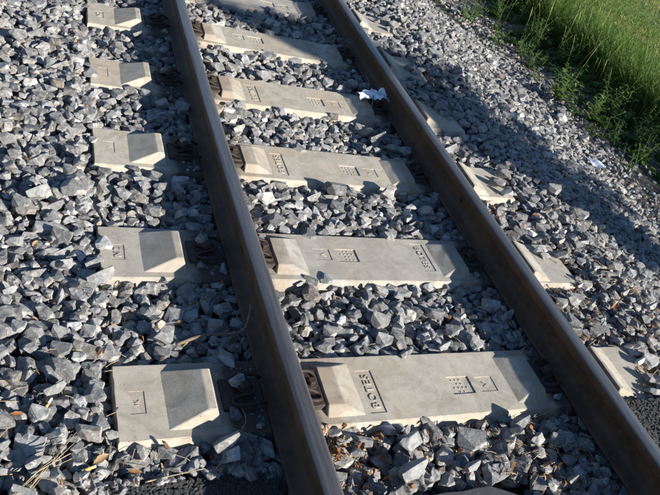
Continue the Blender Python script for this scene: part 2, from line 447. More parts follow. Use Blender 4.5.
def screw_mesh():
    def ring(r, z, n): return [(r*math.cos(2*math.pi*k/n), r*math.sin(2*math.pi*k/n), z) for k in range(n)]
    def lathe(prof, n):
        V = []; F = []
        for r, z in prof: V += ring(r, z, n)
        for i in range(len(prof)-1):
            for k in range(n): F.append((i*n+k, i*n+(k+1) % n, (i+1)*n+(k+1) % n, (i+1)*n+k))
        F.append(tuple((len(prof)-1)*n+k for k in range(n))); return V, F
    w = lathe([(.018, .034), (.019, .036), (.018, .0385), (.012, .039)], 20)
    h = lathe([(.0135, .038), (.0135, .050), (.0118, .0525)], 6)
    s = lathe([(.009, -.01), (.009, .038)], 10)
    return join([w, h, s])
v, f = screw_mesh(); me_screw = mesh_from('screw', v, f)

ordinal = {0: 'nearest', 1: 'second nearest', 2: 'third nearest', 3: 'fourth nearest', 4: 'fifth', 5: 'sixth', 6: 'seventh', 7: 'eighth'}
look = {0: 'pale concrete sleeper nearest the asphalt, raised letters BOTES beside the left rail',
        1: 'second concrete sleeper from the asphalt, N2 on its left end, letters beside right rail',
        2: 'concrete sleeper third from the asphalt, letters BOTES beside the left rail',
        3: 'concrete sleeper crossed by the tapering shadow, white wrapper lying past its right shoulder',
        4: 'concrete sleeper fifth from the asphalt, its right half in the tapering shadow',
        5: 'concrete sleeper sixth from the asphalt, farthest one seen whole between the rails',
        6: 'concrete sleeper seventh from the asphalt, beyond the top of the view',
        7: 'concrete sleeper eighth from the asphalt, farthest of all'}
rev = {0: 0, 1: 1, 2: 0, 3: 0, 4: 1, 5: 0, 6: 1, 7: 0}
for k in range(8):
    x, y = bend(0, k*SP)
    # the row is not laid quite evenly
    jx = [0., -.006, .0, .004, .006, 0, 0, 0][k]
    t = empty('concrete_sleeper', (x+jx, y, 0), -2*CB*y + [0.0, .004, -.003, .002, 0, .003, 0, 0][k])
    setp(t, look[k], 'railway sleeper', 'concrete sleepers across the track')
    ra = math.pi if rev[k] else 0.
    me = BODYR[k//2 % 2] if rev[k] else BODY[(k//2) % 2]
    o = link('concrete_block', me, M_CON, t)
    def put(me_, name, px, py, pz, rz, s=1.):
        q = link(name, me_, M_CON, t); v_ = Vector((px, py, pz)); v_.rotate(Euler((0, 0, ra)))
        q.location = v_; q.rotation_euler[2] = rz+ra; q.scale = (s, s, 1); return q
    put(me_txt, 'lettering', -.232, -.014, -.0015, math.pi/2)
    put(me_v, 'letter_mark', .196, -.014, -.0015, math.pi/2)
    put(me_tally, 'tally_mark', 0, 0, 0, 0)
    # end marks: N2 on one end, a small worn stamp on the other
    if rev[k]: put(me_ne, 'end_mark', .928, .004, -.0010, -math.pi/2)
    elif k in (0, 2): put(me_jk, 'end_mark', -.928, -.004, -.0012, math.pi/2)
    for s in (-1, 1):
        for outer in (1, 0):
            xb = .708 if outer else .404
            d = -1 if outer else 1      # direction towards the rail in |x|
            for (me_, nm, m_, lx) in ((me_plate if outer else me_platein, 'guide_plate', M_PLATE, 0.), (me_clipo if outer else me_clipi, 'spring_clip', M_IRON, 0.028 if outer else .004), (me_screw, 'sleeper_screw', M_IRON, .068 if outer else .034)):
                q = link(nm, me_, m_, t); q.location = (s*(xb+d*lx), 0, 0)
                q.rotation_euler[2] = 0 if (s*d) > 0 else math.pi

# ------------------------------------------------------------------ rails
prof = [(-.054, .003), (-.054, .010), (-.046, .0125), (-.018, .021), (-.0085, .033), (-.007, .050), (-.007, .080), (-.010, .094), (-.0255, .1015), (-.0270, .105),
        (-.0270, .1265), (-.0262, .1312), (-.0225, .1352), (-.0150, .1372), (0, .1382)]
prof = prof + [(-x, z) for x, z in prof[-2::-1]]
def rail(cx, label):
    V = []; F = []; n = len(prof); Y = [ -2.4+.15*i for i in range(0, 78)]
    for y in Y:
        bx, by = bend(cx, y)
        for (px, pz) in prof: V.append((bx+px, by, pz))
    for i in range(len(Y)-1):
        for k in range(n):
            k2 = (k+1) % n; F.append((i*n+k2, i*n+k, (i+1)*n+k, (i+1)*n+k2))
    F.append(tuple(range(n))); F.append(tuple((len(Y)-1)*n+k for k in range(n-1, -1, -1)))
    bm = bmesh.new(); me = mesh_from('rail', V, F, True); bm.from_mesh(me); bmesh.ops.recalc_face_normals(bm, faces=bm.faces)
    bm.to_mesh(me); bm.free()
    r = empty('rail', (0, 0, 0)); setp(r, label, 'rail', 'pair of track rails')
    link('rail_section', me, M_RAIL, r)
    me.polygons.foreach_set('use_smooth', [len(p.vertices) == 4 for p in me.polygons])
    return r
railL = rail(-.527, 'left steel rail with brown rusty sides and a worn bluish running surface')
railR = rail(.538, 'right steel rail, its dark side turned to the middle of the track')
# button heads in the webs
def stud(parent, cx, y, zz):
    n = 12; V = [(-.0075*0, 0, 0)]; V = []; F = []
    for r, dx in ((.010, 0.), (.010, -.003), (.007, -.006)):
        for k in range(n): V.append((dx, r*math.cos(2*math.pi*k/n), r*math.sin(2*math.pi*k/n)))
    for i in range(2):
        for k in range(n): F.append((i*n+k, (i+1)*n+k, (i+1)*n+(k+1) % n, i*n+(k+1) % n))
    F.append(tuple(2*n+k for k in range(n-1, -1, -1)))
    o = link('web_stud', mesh_from('web_stud', V, F), M_IRON, parent); bx, by = bend(cx, y); o.location = (bx-.007, by, zz)
stud(railR, .538, .93, .068); stud(railL, -.527, 2.06, .070); stud(railL, -.527, 1.06, .068)

# ------------------------------------------------------------------ crossing asphalt at the near end
def slab(name, outline, z0, z1, m, cut=.03, amp=.006):
    """ragged slab from an outline"""
    P = []
    for i in range(len(outline)):
        a = Vector(outline[i]+(0,)); b = Vector(outline[(i+1) % len(outline)]+(0,)); k = max(1, int((b-a).length/cut))
        for j in range(k): P.append(a.lerp(b, j/k))
    P = [p+Vector((noise.noise(p*31), noise.noise(p*31+Vector((7, 7, 7))), 0))*amp*1.6 + Vector((noise.noise(p*90), noise.noise(p*90+Vector((3, 3, 3))), 0))*amp for p in P]
    bm = bmesh.new(); top = [bm.verts.new((p.x, p.y, z1)) for p in P]; mid = [bm.verts.new((p.x+.0, p.y+.004*(1 if p.y > -.6 else 0), z1-.006)) for p in P]; bot = [bm.verts.new((p.x, p.y+(.015 if p.y > -.6 else 0), z0)) for p in P]
    tf = bm.faces.new(top)
    for i in range(len(P)):
        j = (i+1) % len(P); bm.faces.new((top[j], top[i], mid[i], mid[j])); bm.faces.new((mid[j], mid[i], bot[i], bot[j]))
    bmesh.ops.triangulate(bm, faces=[tf]); bmesh.ops.recalc_face_normals(bm, faces=bm.faces)
    me = bpy.data.meshes.new(name); bm.to_mesh(me); bm.free(); return link(name, me, m)
road = []
setp(slab('road', [(-1.06, -.245), (-.592, -.255), (-.592, -2.4), (-1.9, -2.4), (-1.55, -.9), (-1.2, -.33)], -.12, -.018, M_ASPH, .012, .008), kind='structure')
setp(slab('road', [(.582, -.150), (.72, -.150), (.95, -.125), (1.5, -.13), (2.6, -.25), (3.2, -.6), (3.2, -2.4), (.582, -2.4)], -.12, .022, M_ASPH, .012, .008), kind='structure')
setp(slab('road', [(-.45, -.52), (.45, -.52), (.45, -2.4), (-.45, -2.4)], -.12, .05, M_ASPH, .02, .008), kind='structure')
s = slab('rubber_slab', [(-.17, -.365), (.03, -.362), (.13, -.415), (.13, -.56), (-.17, -.56)], -.05, -.012, M_PAD, .05, .003)
setp(s, 'dark flat slab lying among the stones between the rails at the near edge', 'slab')

# ------------------------------------------------------------------ ballast stones
def make_rock(seed, elong, flat, cuts):
    rr = random.Random(seed)
    bm = bmesh.new(); bmesh.ops.create_cube(bm, size=2.2)
    for c in range(cuts):
        while True:
            d = Vector((rr.gauss(0, 1), rr.gauss(0, 1), rr.gauss(0, 1)))
            if d.length > .1: break
        d.normalize(); h = rr.uniform(.62, .98)
        bmesh.ops.bisect_plane(bm, geom=bm.verts[:]+bm.edges[:]+bm.faces[:], plane_co=d*h, plane_no=d, clear_outer=True, clear_inner=False)
        be = [e for e in bm.edges if e.is_boundary]
        if be:
            bmesh.ops.holes_fill(bm, edges=be, sides=0)
    bmesh.ops.remove_doubles(bm, verts=bm.verts, dist=.09)
    bmesh.ops.dissolve_degenerate(bm, dist=.02, edges=bm.edges)
    for v in bm.verts:
        v.co.x *= 1.0; v.co.y *= elong; v.co.z *= flat
    bmesh.ops.recalc_face_normals(bm, faces=bm.faces)
    return bm
shapes = []          # low-poly (verts Nx3, tris, planes)
for i in range(72):
    bm = make_rock(100+i, random.uniform(.62, .95), random.uniform(.42, .78), random.randint(8, 13))
    # convex shape used for resting
    bm2 = bm.copy()
    bmesh.ops.bevel(bm2, geom=bm2.edges[:], offset=.045, segments=1, affect='EDGES', clamp_overlap=True)
    bmesh.ops.triangulate(bm2, faces=bm2.faces)
    bmesh.ops.recalc_face_normals(bm2, faces=bm2.faces)
    bm2.verts.index_update()
    V = np.array([v.co for v in bm2.verts]); T = np.array([[v.index for v in f.verts] for f in bm2.faces])
    # finer version with uneven faces for the stones that show largest
    bm3 = bm2.copy()
    es = [e for e in bm3.edges if e.calc_length() > .42]
    bmesh.ops.subdivide_edges(bm3, edges=es, cuts=1, use_grid_fill=False)
    bmesh.ops.triangulate(bm3, faces=bm3.faces)
    for v in bm3.verts:
        q = v.co*1.6+Vector((i*5.3, 0, 0)); v.co += v.co.normalized()*(noise.noise(q)*.13+noise.noise(q*2.7)*.08)
    for v in bm2.verts: pass
    bm3.verts.index_update()
    V3 = np.array([v.co for v in bm3.verts]); T3 = np.array([[v.index for v in f.verts] for f in bm3.faces])
    # centre
    r = np.abs(V).max(axis=0).max()
    shapes.append((V/r, T, V3/r, T3)); bm.free(); bm2.free(); bm3.free()

RES = .005
GW = int((BX1-BX0)/RES); GH = int((BY1-BY0)/RES)
gx = BX0+(np.arange(GW)+.5)*RES; gy = BY0+(np.arange(GH)+.5)*RES
# coarse T -> fine via interpolation
cx_ = np.linspace(BX0, BX1, 203); cy_ = np.linspace(BY0, BY1, 265)
Tc = np.array([[ballast_T(x, y) for x in cx_] for y in cy_])
ix = np.clip((gx-BX0)/(BX1-BX0)*202, 0, 201.999); iy = np.clip((gy-BY0)/(BY1-BY0)*264, 0, 263.999)
i0 = ix.astype(int); fx = ix-i0; j0 = iy.astype(int); fy = (iy-j0)[:, None]
TT = (Tc[j0][:, i0]*(1-fx)+Tc[j0][:, i0+1]*fx)*(1-fy)+(Tc[j0+1][:, i0]*(1-fx)+Tc[j0+1][:, i0+1]*fx)*fy
H = TT-.060
FORB = np.zeros((GH, GW), bool); EDGE = None; HARD = np.full((GH, GW), 9.0)   # HARD: highest z a stone top may reach
XX, YY = np.meshgrid(gx, gy)
edge = 2.50-.27*np.clip(gy-2.7, 0, 1.7)+.10*np.sin(gy*2.3+1)+.07*np.sin(gy*7.1)+.05*np.sin(gy*17.)
FORB |= XX > (edge+.0)[:, None]
TX = XX-CB*YY*YY; TY = YY+2*CB*XX*YY
for k in range(8):
    dy = np.abs(TY-k*SP); ins = (dy < .150) & (np.abs(TX) < .99)
    H[ins] = np.maximum(H[ins], np.where(dy[ins] < .12, 0., np.clip(-(dy[ins]-.12)/.02*.04, -.075, 0)))
    core = (dy < .1275+.006*np.sin(TX*19+k*3)) & (TX > -.985) & (TX < .94) & ~((TX > .84) & (TX-.84 > .045*np.sin(TY*23+k*2)+.045))
    FORB |= core
railband = np.abs(np.abs(TX)-.532) < .066
HARD[railband] = -.002
headband = np.abs(np.abs(TX)-.532) < .088
HARD[headband & ~railband] = .02
for k in range(8):
    dy = np.abs(TY-k*SP); ring = (dy < .175) & (np.abs(TX) < 1.01); HARD[ring] = np.minimum(HARD[ring], .003+.006*(np.sin(TX[ring]*31+k)>.75))
for (a, b, c, d) in ((-1.09, -.585, -3, -.255), (.575, 3.3, -3, -.150), (-.46, .46, -3, -.52), (-.19, .17, -.58, -.35)):
    FORB |= (XX > a) & (XX < b) & (YY > c) & (YY < d)

variants = {}
def variant(si, oi, size):
    key = (si, oi, size)
    if key in variants: return variants[key]
    rr = random.Random(si*971+oi*13)
    V, T, V3, T3 = shapes[si]
    tilt = rr.gauss(0, .38); az = rr.uniform(0, 6.283); rz = rr.uniform(0, 6.283)
    if oi % 4 == 3: tilt = rr.uniform(.7, 1.5)
    Rm = np.array((Matrix.Rotation(az, 3, 'Z') @ Matrix.Rotation(tilt, 3, 'X') @ Matrix.Rotation(rz, 3, 'Z')))
    P = (V @ Rm.T)*size*.5
    # planes from triangles
    a = P[T[:, 0]]; b = P[T[:, 1]]; c = P[T[:, 2]]; n = np.cross(b-a, c-a); ln = np.linalg.norm(n, axis=1); ok = ln > 1e-12
    n = n[ok]/ln[ok][:, None]; d = (n*a[ok]).sum(1)
    ext = np.abs(P[:, :2]).max(); m = int(ext/RES)+1
    q = (np.arange(-m, m+1))*RES; qx, qy = np.meshgrid(q, q)
    up = n[:, 2] > .02; dn = n[:, 2] < -.02
    hi = np.min((d[up][:, None, None]-n[up][:, 0][:, None, None]*qx-n[up][:, 1][:, None, None]*qy)/n[up][:, 2][:, None, None], axis=0)
    lo = np.max((d[dn][:, None, None]-n[dn][:, 0][:, None, None]*qx-n[dn][:, 1][:, None, None]*qy)/n[dn][:, 2][:, None, None], axis=0)
    mask = (hi > lo+.002)
    mask &= (np.abs(qx) <= np.abs(P[:, 0]).max()) & (np.abs(qy) <= np.abs(P[:, 1]).max())
    if mask.sum() < 4: mask[m, m] = True
    variants[key] = (m, mask, hi[mask], lo[mask], Rm, size); return variants[key]
SIZES = [.030, .038, .046, .054, .063, .073, .085]
def drop(x, y, size, tol, ncand=3, smin=None):
    best = None
    for _ in range(ncand):
        si = random.randrange(len(shapes)); oi = random.randrange(4)
        m, mask, hi, lo, Rm, _s = variant(si, oi, size)
        xx = x+random.uniform(-.012, .012); yy = y+random.uniform(-.012, .012)
        ci = int((xx-BX0)/RES); cj = int((yy-BY0)/RES)
        if ci-m < 0 or cj-m < 0 or ci+m+1 > GW or cj+m+1 > GH: continue
        sl_ = (slice(cj-m, cj+m+1), slice(ci-m, ci+m+1))
        if FORB[sl_][mask].any(): continue
        hh = H[sl_][mask]; dif = hh-lo
        z = np.partition(dif, int(len(dif)*.84))[int(len(dif)*.84)] if len(dif) > 8 else dif.max()
        top = z+hi.max()
        if (z+hi > HARD[sl_][mask]).any(): continue
        ex = top-TT[cj, ci]
        if ex > tol: continue
        sc = z+hi.mean()
        if best is None or sc < best[0]: best = (sc, si, oi, size, ci, cj, z, sl_, mask, hi, top)
    if best is None: return None
    sc, si, oi, size, ci, cj, z, sl_, mask, hi, top = best
    Hs = H[sl_]; Hs[mask] = np.maximum(Hs[mask], z+hi)
    return (si, oi, size, BX0+(ci+.5)*RES, BY0+(cj+.5)*RES, z, top)
placed = []
def sweep(step, choose, tol, prob=1., region=None):
    pts = []
    y = BY0+.05
    while y < BY1-.05:
        x = BX0+.05
        while x < BX1-.05:
            pts.append((x+random.uniform(-.5, .5)*step, y+random.uniform(-.5, .5)*step)); x += step
        y += step
    random.shuffle(pts)
    for (x, y) in pts:
        if random.random() > prob: continue
        if region and not region(x, y): continue
        s = choose(x, y)
        r = drop(x, y, s, tol)
        if r: placed.append(r)
def pick(ws):
    return lambda x, y: random.choices(SIZES, ws)[0] if x < 1.0 else random.choices(SIZES, [a*b for a, b in zip(ws, (1.5, 1.5, 1.3, 1, .7, .3, .05))])[0]
vis = lambda x, y: True
sweep(.050, pick((0, 1, 2, 4, 5, 4, 2)), .022)
sweep(.046, pick((0, 1, 3, 5, 5, 4, 2)), .024)
sweep(.040, pick((0, 2, 4, 5, 4, 2, 1)), .020)
sweep(.032, pick((2, 4, 5, 3, 1, 0, 0)), .014)
sweep(.026, pick((6, 4, 1, 0, 0, 0, 0)), .004)

# which stones show largest
CRt = CAM_R.transposed()
def project(x, y, z):
    q = CRt @ (Vector((x, y, z))-CAM_P)
    if q.z > -.05: return None
    return (330+FPX*q.x/-q.z, 247.5-FPX*q.y/-q.z, -q.z)
scored = []
for idx, (si, oi, size, x, y, z, top) in enumerate(placed):
    p = project(x, y, z)
    if not p or not (-8 < p[0] < 668 and -8 < p[1] < 503): continue
    cj = int((y-BY0)/RES); ci = int((x-BX0)/RES)
    if H[cj, ci] > top+.004: continue            # buried under another stone
    if abs(abs(x-CB*y*y)-.56) < .07: continue
    scored.append((size*FPX/p[2]*(1.0 if top > TT[cj, ci]-.012 else .75), idx))
scored.sort(reverse=True); big = set(i for _, i in scored[:298])

def tone_of():
    t = random.betavariate(1.7, 1.7)*.9
    r = random.random()
    if r > .985: t = random.uniform(.95, 1.)
    elif r > .95: t = random.uniform(.86, .95)
    return t, random.random()
def set_attr(me, name, vals, domain='POINT'):
    a = me.attributes.new(name, 'FLOAT', domain); a.data.foreach_set('value', np.asarray(vals, dtype=np.float32))
def tri_mesh(name, V, T):
    me = bpy.data.meshes.new(name); V = np.asarray(V, np.float32); T = np.asarray(T, np.int32)
    me.vertices.add(len(V)); me.vertices.foreach_set('co', V.ravel())
    me.loops.add(T.size); me.loops.foreach_set('vertex_index', T.ravel())
    me.polygons.add(len(T)); me.polygons.foreach_set('loop_start', np.arange(0, T.size, T.shape[1], dtype=np.int32))
    me.update(calc_edges=True); me.polygons.foreach_set('use_smooth', np.zeros(len(T), bool)); return me
allV = []; allT = []; allA = []; allB = []; off = 0
for idx, (si, oi, size, x, y, z, top) in enumerate(placed):
    Rm = variants[(si, oi, size)][4]; t, hcol = tone_of()
    V, T, V3, T3 = shapes[si]
    pj = project(x, y, z)
    if idx not in big and pj and pj[2] < 3.4 and top > TT[int((y-BY0)/RES), int((x-BX0)/RES)]-.03: V, T = V3, T3
    if idx in big:
        P = (V3 @ Rm.T)*size*.5
        me = tri_mesh('stone', P, T3); set_attr(me, 'tone', np.full(len(P), t)); set_attr(me, 'hue', np.full(len(P), hcol))
        o = link('stone', me, M_STONE, ballast); o.location = (x, y, z)
    else:
        P = (V @ Rm.T)*size*.5+np.array([x, y, z])
        allV.append(P); allT.append(T+off); off += len(P); allA.append(np.full(len(P), t)); allB.append(np.full(len(P), hcol))
me = tri_mesh('ballast_stones', np.concatenate(allV), np.concatenate(allT))
set_attr(me, 'tone', np.concatenate(allA)); set_attr(me, 'hue', np.concatenate(allB))
setp(link('ballast_stones', me, M_STONE, ballast), kind='stuff')
print('stones', len(placed), 'tris', len(me.polygons))
for k in range(7):
    for sgn, ox, oy in ((-1, .645, .028), (-1, .67, -.055), (1, .440, -.085), (-1, .43, .088), (1, .45, .09), (-1, .60, -.10), (1, .66, .06)):
        if random.random() < .2: continue
        x, y = bend(sgn*ox+random.gauss(0, .006), k*SP+oy+random.gauss(0, .008)); V, T, V3, T3 = shapes[random.randrange(len(shapes))]
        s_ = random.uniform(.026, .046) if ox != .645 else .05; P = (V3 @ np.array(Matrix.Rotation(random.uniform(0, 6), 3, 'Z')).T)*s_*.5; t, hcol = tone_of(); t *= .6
        me = tri_mesh('seat_stone', P, T3); set_attr(me, 'tone', np.full(len(P), t)); set_attr(me, 'hue', np.full(len(P), hcol))
        o = link('seat_stone', me, M_STONE, ballast); o.location = (x, y, s_*.22+(.022 if ox == .645 else .0))
def surf(x, y):
    ci = int((x-BX0)/RES); cj = int((y-BY0)/RES)
    if 0 <= ci < GW and 0 <= cj < GH: return max(float(H[cj, ci]), ground_z(x, y)-.002)
    return ground_z(x, y)
def surf_avg(x, y, r=2):
    ci = int((x-BX0)/RES); cj = int((y-BY0)/RES)
    if 0 <= ci-r and ci+r < GW and 0 <= cj-r and cj+r < GH: return max(float(H[cj-r:cj+r+1, ci-r:ci+r+1].max()), ground_z(x, y))
    return ground_z(x, y)

# small grit at the foot of the ballast shoulder
def grit(n, fx, size, name):
    V_ = []; T_ = []; A_ = []; B_ = []; o = 0
    for _ in range(n):
        x, y = fx(); s = random.uniform(*size); V, T, _a, _b = shapes[random.randrange(len(shapes))]
        rz = Matrix.Rotation(random.uniform(0, 6.28), 3, 'Z') @ Matrix.Rotation(random.uniform(-1, 1), 3, 'X')
        P = (V @ np.array(rz).T)*s*.5+np.array([x, y, surf(x, y)+s*.1]); t, h = tone_of()
        V_.append(P); T_.append(T+o); o += len(P); A_.append(np.full(len(P), t)); B_.append(np.full(len(P), min(1, h+.15)))
    me = tri_mesh(name, np.concatenate(V_), np.concatenate(T_)); set_attr(me, 'tone', np.concatenate(A_)); set_attr(me, 'hue', np.concatenate(B_))
    return setp(link(name, me, M_STONE), kind='stuff')
grit(3600, lambda: (2.30+abs(random.gauss(0, .24)), random.uniform(-.2, 5.6)), (.010, .052), 'verge_gravel')
def crumbs(n, box, z, seed):
    rr = random.Random(seed); V_ = []; T_ = []; o = 0
    for _ in range(n):
        x, y = rr.uniform(box[0], box[1]), box[3]-(box[3]-box[2])*rr.random()**1.5; s_ = rr.uniform(.004, .013); V, T, _a, _b = shapes[rr.randrange(len(shapes))]
        rz = Matrix.Rotation(rr.uniform(0, 6.28), 3, 'Z') @ Matrix.Rotation(rr.uniform(-1, 1), 3, 'X'); zz = z if rr.random() < .85 else z-.01
        P = (V @ np.array(rz).T)*s_*.5+np.array([x, y, zz]); V_.append(P); T_.append(T+o); o += len(P)
    me = tri_mesh('asphalt_grit', np.concatenate(V_), np.concatenate(T_)); return setp(link('asphalt_grit', me, M_ASPH), kind='stuff')
crumbs(4200, (-1.06, -.595, -.6, -.238), -.018, 1); crumbs(9000, (.59, 1.6, -.7, -.14), .022, 2)
grit(260, lambda: (random.uniform(-1.1, -.6), -.25+random.gauss(0, .02)), (.008, .03), 'asphalt_edge_stones')
grit(300, lambda: (random.uniform(.6, 1.6), -.14+random.gauss(0, .03)), (.008, .03), 'asphalt_edge_stones')
grit(1300, lambda: (random.choice((-1, 1))*random.uniform(.58, .66)+random.gauss(0, .02), random.uniform(-.25, 4)), (.006, .014), 'rail_side_grit')

# ------------------------------------------------------------------ plants
class Blades:
    def __init__(s): s.V = []; s.F = []; s.A = []; s.n = 0
    def ribbon(s, pts, widths, side, tone):
        n0 = s.n
        for p, w in zip(pts, widths):
            s.V.append(p-side*w); s.V.append(p+side*w); s.A += [tone, tone]; s.n += 2
        for i in range(len(pts)-1):
            a = n0+2*i; s.F.append((a, a+1, a+3, a+2))
    def build(s, name, m, parent=None):
        me = mesh_from(name, s.V, s.F); set_attr(me, 'tone', s.A); return link(name, me, m, parent)
def fast_grass(name, xs_, ys_, h, lean, w, tones, m):
    """many tapered blades as one mesh, numpy only"""
    n = len(xs_); az = rng.uniform(0, 2*np.pi, n); la = rng.uniform(0, 2*np.pi, n)
    z0 = np.array([surf(x, y) for x, y in zip(xs_, ys_)])-.01
    L = np.stack([np.cos(la), np.sin(la), 0*la], 1); S = np.stack([np.cos(az), np.sin(az), 0*az], 1)
    base = np.stack([xs_, ys_, z0], 1); V = np.zeros((n, 7, 3))
    for k, (t, ww) in enumerate(((0, 1.), (.4, .9), (.75, .6))):
        c = base+L*(lean*h*t**2)[:, None]; c[:, 2] += h*t*(1-.15*lean*t)
        V[:, 2*k] = c-S*(w*ww)[:, None]; V[:, 2*k+1] = c+S*(w*ww)[:, None]
    c = base+L*(lean*h)[:, None]; c[:, 2] += h*(1-.35*lean); V[:, 6] = c
    tri = np.array([[0, 1, 3], [0, 3, 2], [2, 3, 5], [2, 5, 4], [4, 5, 6]])
    T = (tri[None]+(np.arange(n)*7)[:, None, None]).reshape(-1, 3)
    me = tri_mesh(name, V.reshape(-1, 3), T); set_attr(me, 'tone', np.repeat(tones, 7)); return link(name, me, m)
# bright mown lawn
n = 120000
gx_ = 3.5+rng.gamma(1.6, 1.5, n); gy_ = rng.uniform(0.2, 11, n); ok = (gx_ < 10.5); gx_, gy_ = gx_[ok], gy_[ok]; n = len(gx_)
clump = np.array([noise.noise(Vector((x*1.4, y*1.4, 0))) for x, y in zip(gx_, gy_)])
o = fast_grass('lawn_grass', gx_, gy_, rng.uniform(.03, .075, n)*(1+.5*clump), rng.uniform(.3, 1., n), rng.uniform(.0026, .0046, n), np.clip(.80+.30*clump+rng.normal(0, .17, n), 0, 1), M_GRASS)
setp(o, kind='stuff')
# belt of tall grass between verge and lawn
n = 30000
gx_ = 3.28+rng.gamma(1.7, .19, n); gy_ = rng.uniform(-1.2, 6.8, n)
clump = np.array([noise.noise(Vector((x*2.6, y*2.6, 4.))) for x, y in zip(gx_, gy_)])
ok = (gx_ < 4.6) & (clump > -.35); gx_, gy_, clump = gx_[ok], gy_[ok], clump[ok]; n = len(gx_)
o = fast_grass('tall_grass', gx_, gy_, (.14+.30*rng.uniform(0, 1, n)**1.5)*(1+.4*clump)*np.clip(1.25-.45*(gx_-3.3), .4, 1.3), rng.uniform(.15, .8, n), rng.uniform(.0022, .0048, n), np.clip(.45+.25*clump+rng.normal(0, .15, n), 0, 1), M_GRASS)
setp(o, kind='stuff')
B = Blades()
for _ in range(420):
    x = random.gauss(3.45, .28); y = random.uniform(-.5, 6.6); z = surf(x, y); h = random.uniform(.25, .52); a = random.uniform(0, 6.28); ln = random.uniform(.05, .3)*h
    d = Vector((math.cos(a), math.sin(a), 0)); P = [Vector((x, y, z))+d*ln*u*u+Vector((0, 0, h*u)) for u in (0, .35, .7, .88, 1.)]
    B.ribbon(P, [.0012, .0011, .001, .0035, .0005], Vector((-d.y, d.x, 0)), random.uniform(.80, 1.))
    if random.random() < .4: B.ribbon(P[3:]+[P[4]+d*.02], [.0008, .0045, .0005], d.cross(Vector((0, 0, 1))).cross(Vector((0, 0, 1))), random.uniform(.9, 1.))
setp(B.build('seed_stalks', M_GRASS), kind='stuff')
# low ground cover on the verge
B = Blades()
for _ in range(2100):
    x = random.gauss(2.80, .46); y = random.uniform(-.6, 6.4)
    if x < 2.48-.3*min(1.6, max(0, y-2.4)) or x > 4: continue
    if noise.noise(Vector((x*2.7, y*2.7, 1.))) < -.10+(.34 if x < 2.75 else -.12): continue
    z = surf(x, y); sz = random.uniform(.5, 1.5)*(.7 if x < 2.6 else 1.15); tn = random.random()
    for q in range(random.randint(7, 13)):
        a2 = random.uniform(0, 6.28); el = random.uniform(.15, 1.3); d = Vector((math.cos(a2)*math.cos(el), math.sin(a2)*math.cos(el), math.sin(el)))
        L = random.uniform(.03, .075)*sz; w = L*random.uniform(.10, .26); s_ = d.cross(Vector((0, 0, 1))).normalized(); p = Vector((x, y, z-.004))
        B.ribbon([p, p+d*L*.35, p+d*L*.7-Vector((0, 0, L*.06)), p+d*L-Vector((0, 0, L*.22))], [.12*w, .75*w, w, .03*w], s_, min(1, max(0, tn+random.gauss(0, .15))))
setp(B.build('ground_cover', M_WEED), kind='stuff')
def weed(x, y, h, nst, label, leafL=.06, seed=0, tone=.5, thin=False):
    rr = random.Random(seed); t = empty('weed', (x, y, surf(x, y)-.01))
    st = []; B = Blades()
    for s_ in range(nst):
        az = rr.uniform(0, 6.28); ln = rr.uniform(.1, .55)*h; hh = h*rr.uniform(.55, 1.05); b0 = Vector((rr.gauss(0, .03), rr.gauss(0, .03), 0))
        pts = [b0+Vector((math.cos(az)*ln*u*u, math.sin(az)*ln*u*u, hh*u)) for u in (0, .25, .5, .75, 1)]
        st.append(tube(pts, .002, 5, radii=[.0030, .0026, .0021, .0016, .0008]))
        nl = int(hh/.018*(.5 if thin else 1))
        for q in range(nl):
            u = .12+.88*(q+rr.random()*.5)/nl; i = min(3, int(u*4)); f_ = u*4-i; p = pts[i].lerp(pts[i+1], f_)
            a2 = q*2.4+rr.uniform(-.4, .4); L = leafL*(1.15-.7*u)*rr.uniform(.7, 1.2)
            d = Vector((math.cos(a2), math.sin(a2), rr.uniform(.1, .9))).normalized(); sd = d.cross(Vector((0, 0, 1))).normalized()
            w = L*(.16 if not thin else .07); dr = Vector((0, 0, -L*.28))
            B.ribbon([p, p+d*L*.3, p+d*L*.65+dr*.4, p+d*L+dr], [.15*w, w, .8*w, .02*w], sd, min(1, max(0, tone+rr.gauss(0, .22))))
    v, f = join(st); link('stem', mesh_from('stem', v, f, True), M_WEED, t)
    set_attr(t.children[0].data, 'tone', [tone+.25]*len(v))
    B.build('foliage', M_WEED, t); setp(t, label, 'weed', 'leafy weeds on the verge'); return t
W = [(2.66, 3.60, .17, 9, 'bushy leafy weed on the gravel edge near the upper bend of the ballast', .055, .55, 0),
     (2.50, 2.80, .26, 9, 'bright tall-stemmed weed with narrow leaves beside the pale rock', .085, .78, 0),
     (2.72, 2.55, .24, 8, 'lance-leaved weed just behind the pale rock at the ballast foot', .080, .7, 0),
     (2.88, 4.46, .24, 11, 'broad dark green weed at the top of the verge, farthest along', .065, .5, 0),
     (3.02, 4.02, .22, 9, 'upright weed with pale flowers near the top of the verge', .06, .45, 0),
     (2.72, 4.10, .12, 8, 'low round weed on bare soil at the ballast corner', .045, .4, 0),
     (3.10, 3.55, .27, 9, 'dark weed in front of the tall grass, middle of the verge', .07, .35, 0),
     (3.15, 3.05, .30, 7, 'leaning seed-stalk weed standing out from the tall grass', .05, .55, 1),
     (2.95, 2.25, .20, 10, 'shaded bushy weed at the right border of the view', .055, .4, 0),
     (2.62, 1.95, .15, 9, 'feathery grey-green weed on the gravel right of the paper', .035, .5, 1),
     (2.80, 1.60, .19, 10, 'feathery grey-green weed nearest the track camera on the right', .04, .45, 1),
     (2.55, 3.15, .10, 8, 'small flat weed on gravel between two taller weeds', .05, .65, 0),
     (2.58, 2.35, .09, 9, 'small rosette weed just right of the pale rock', .045, .6, 0)]
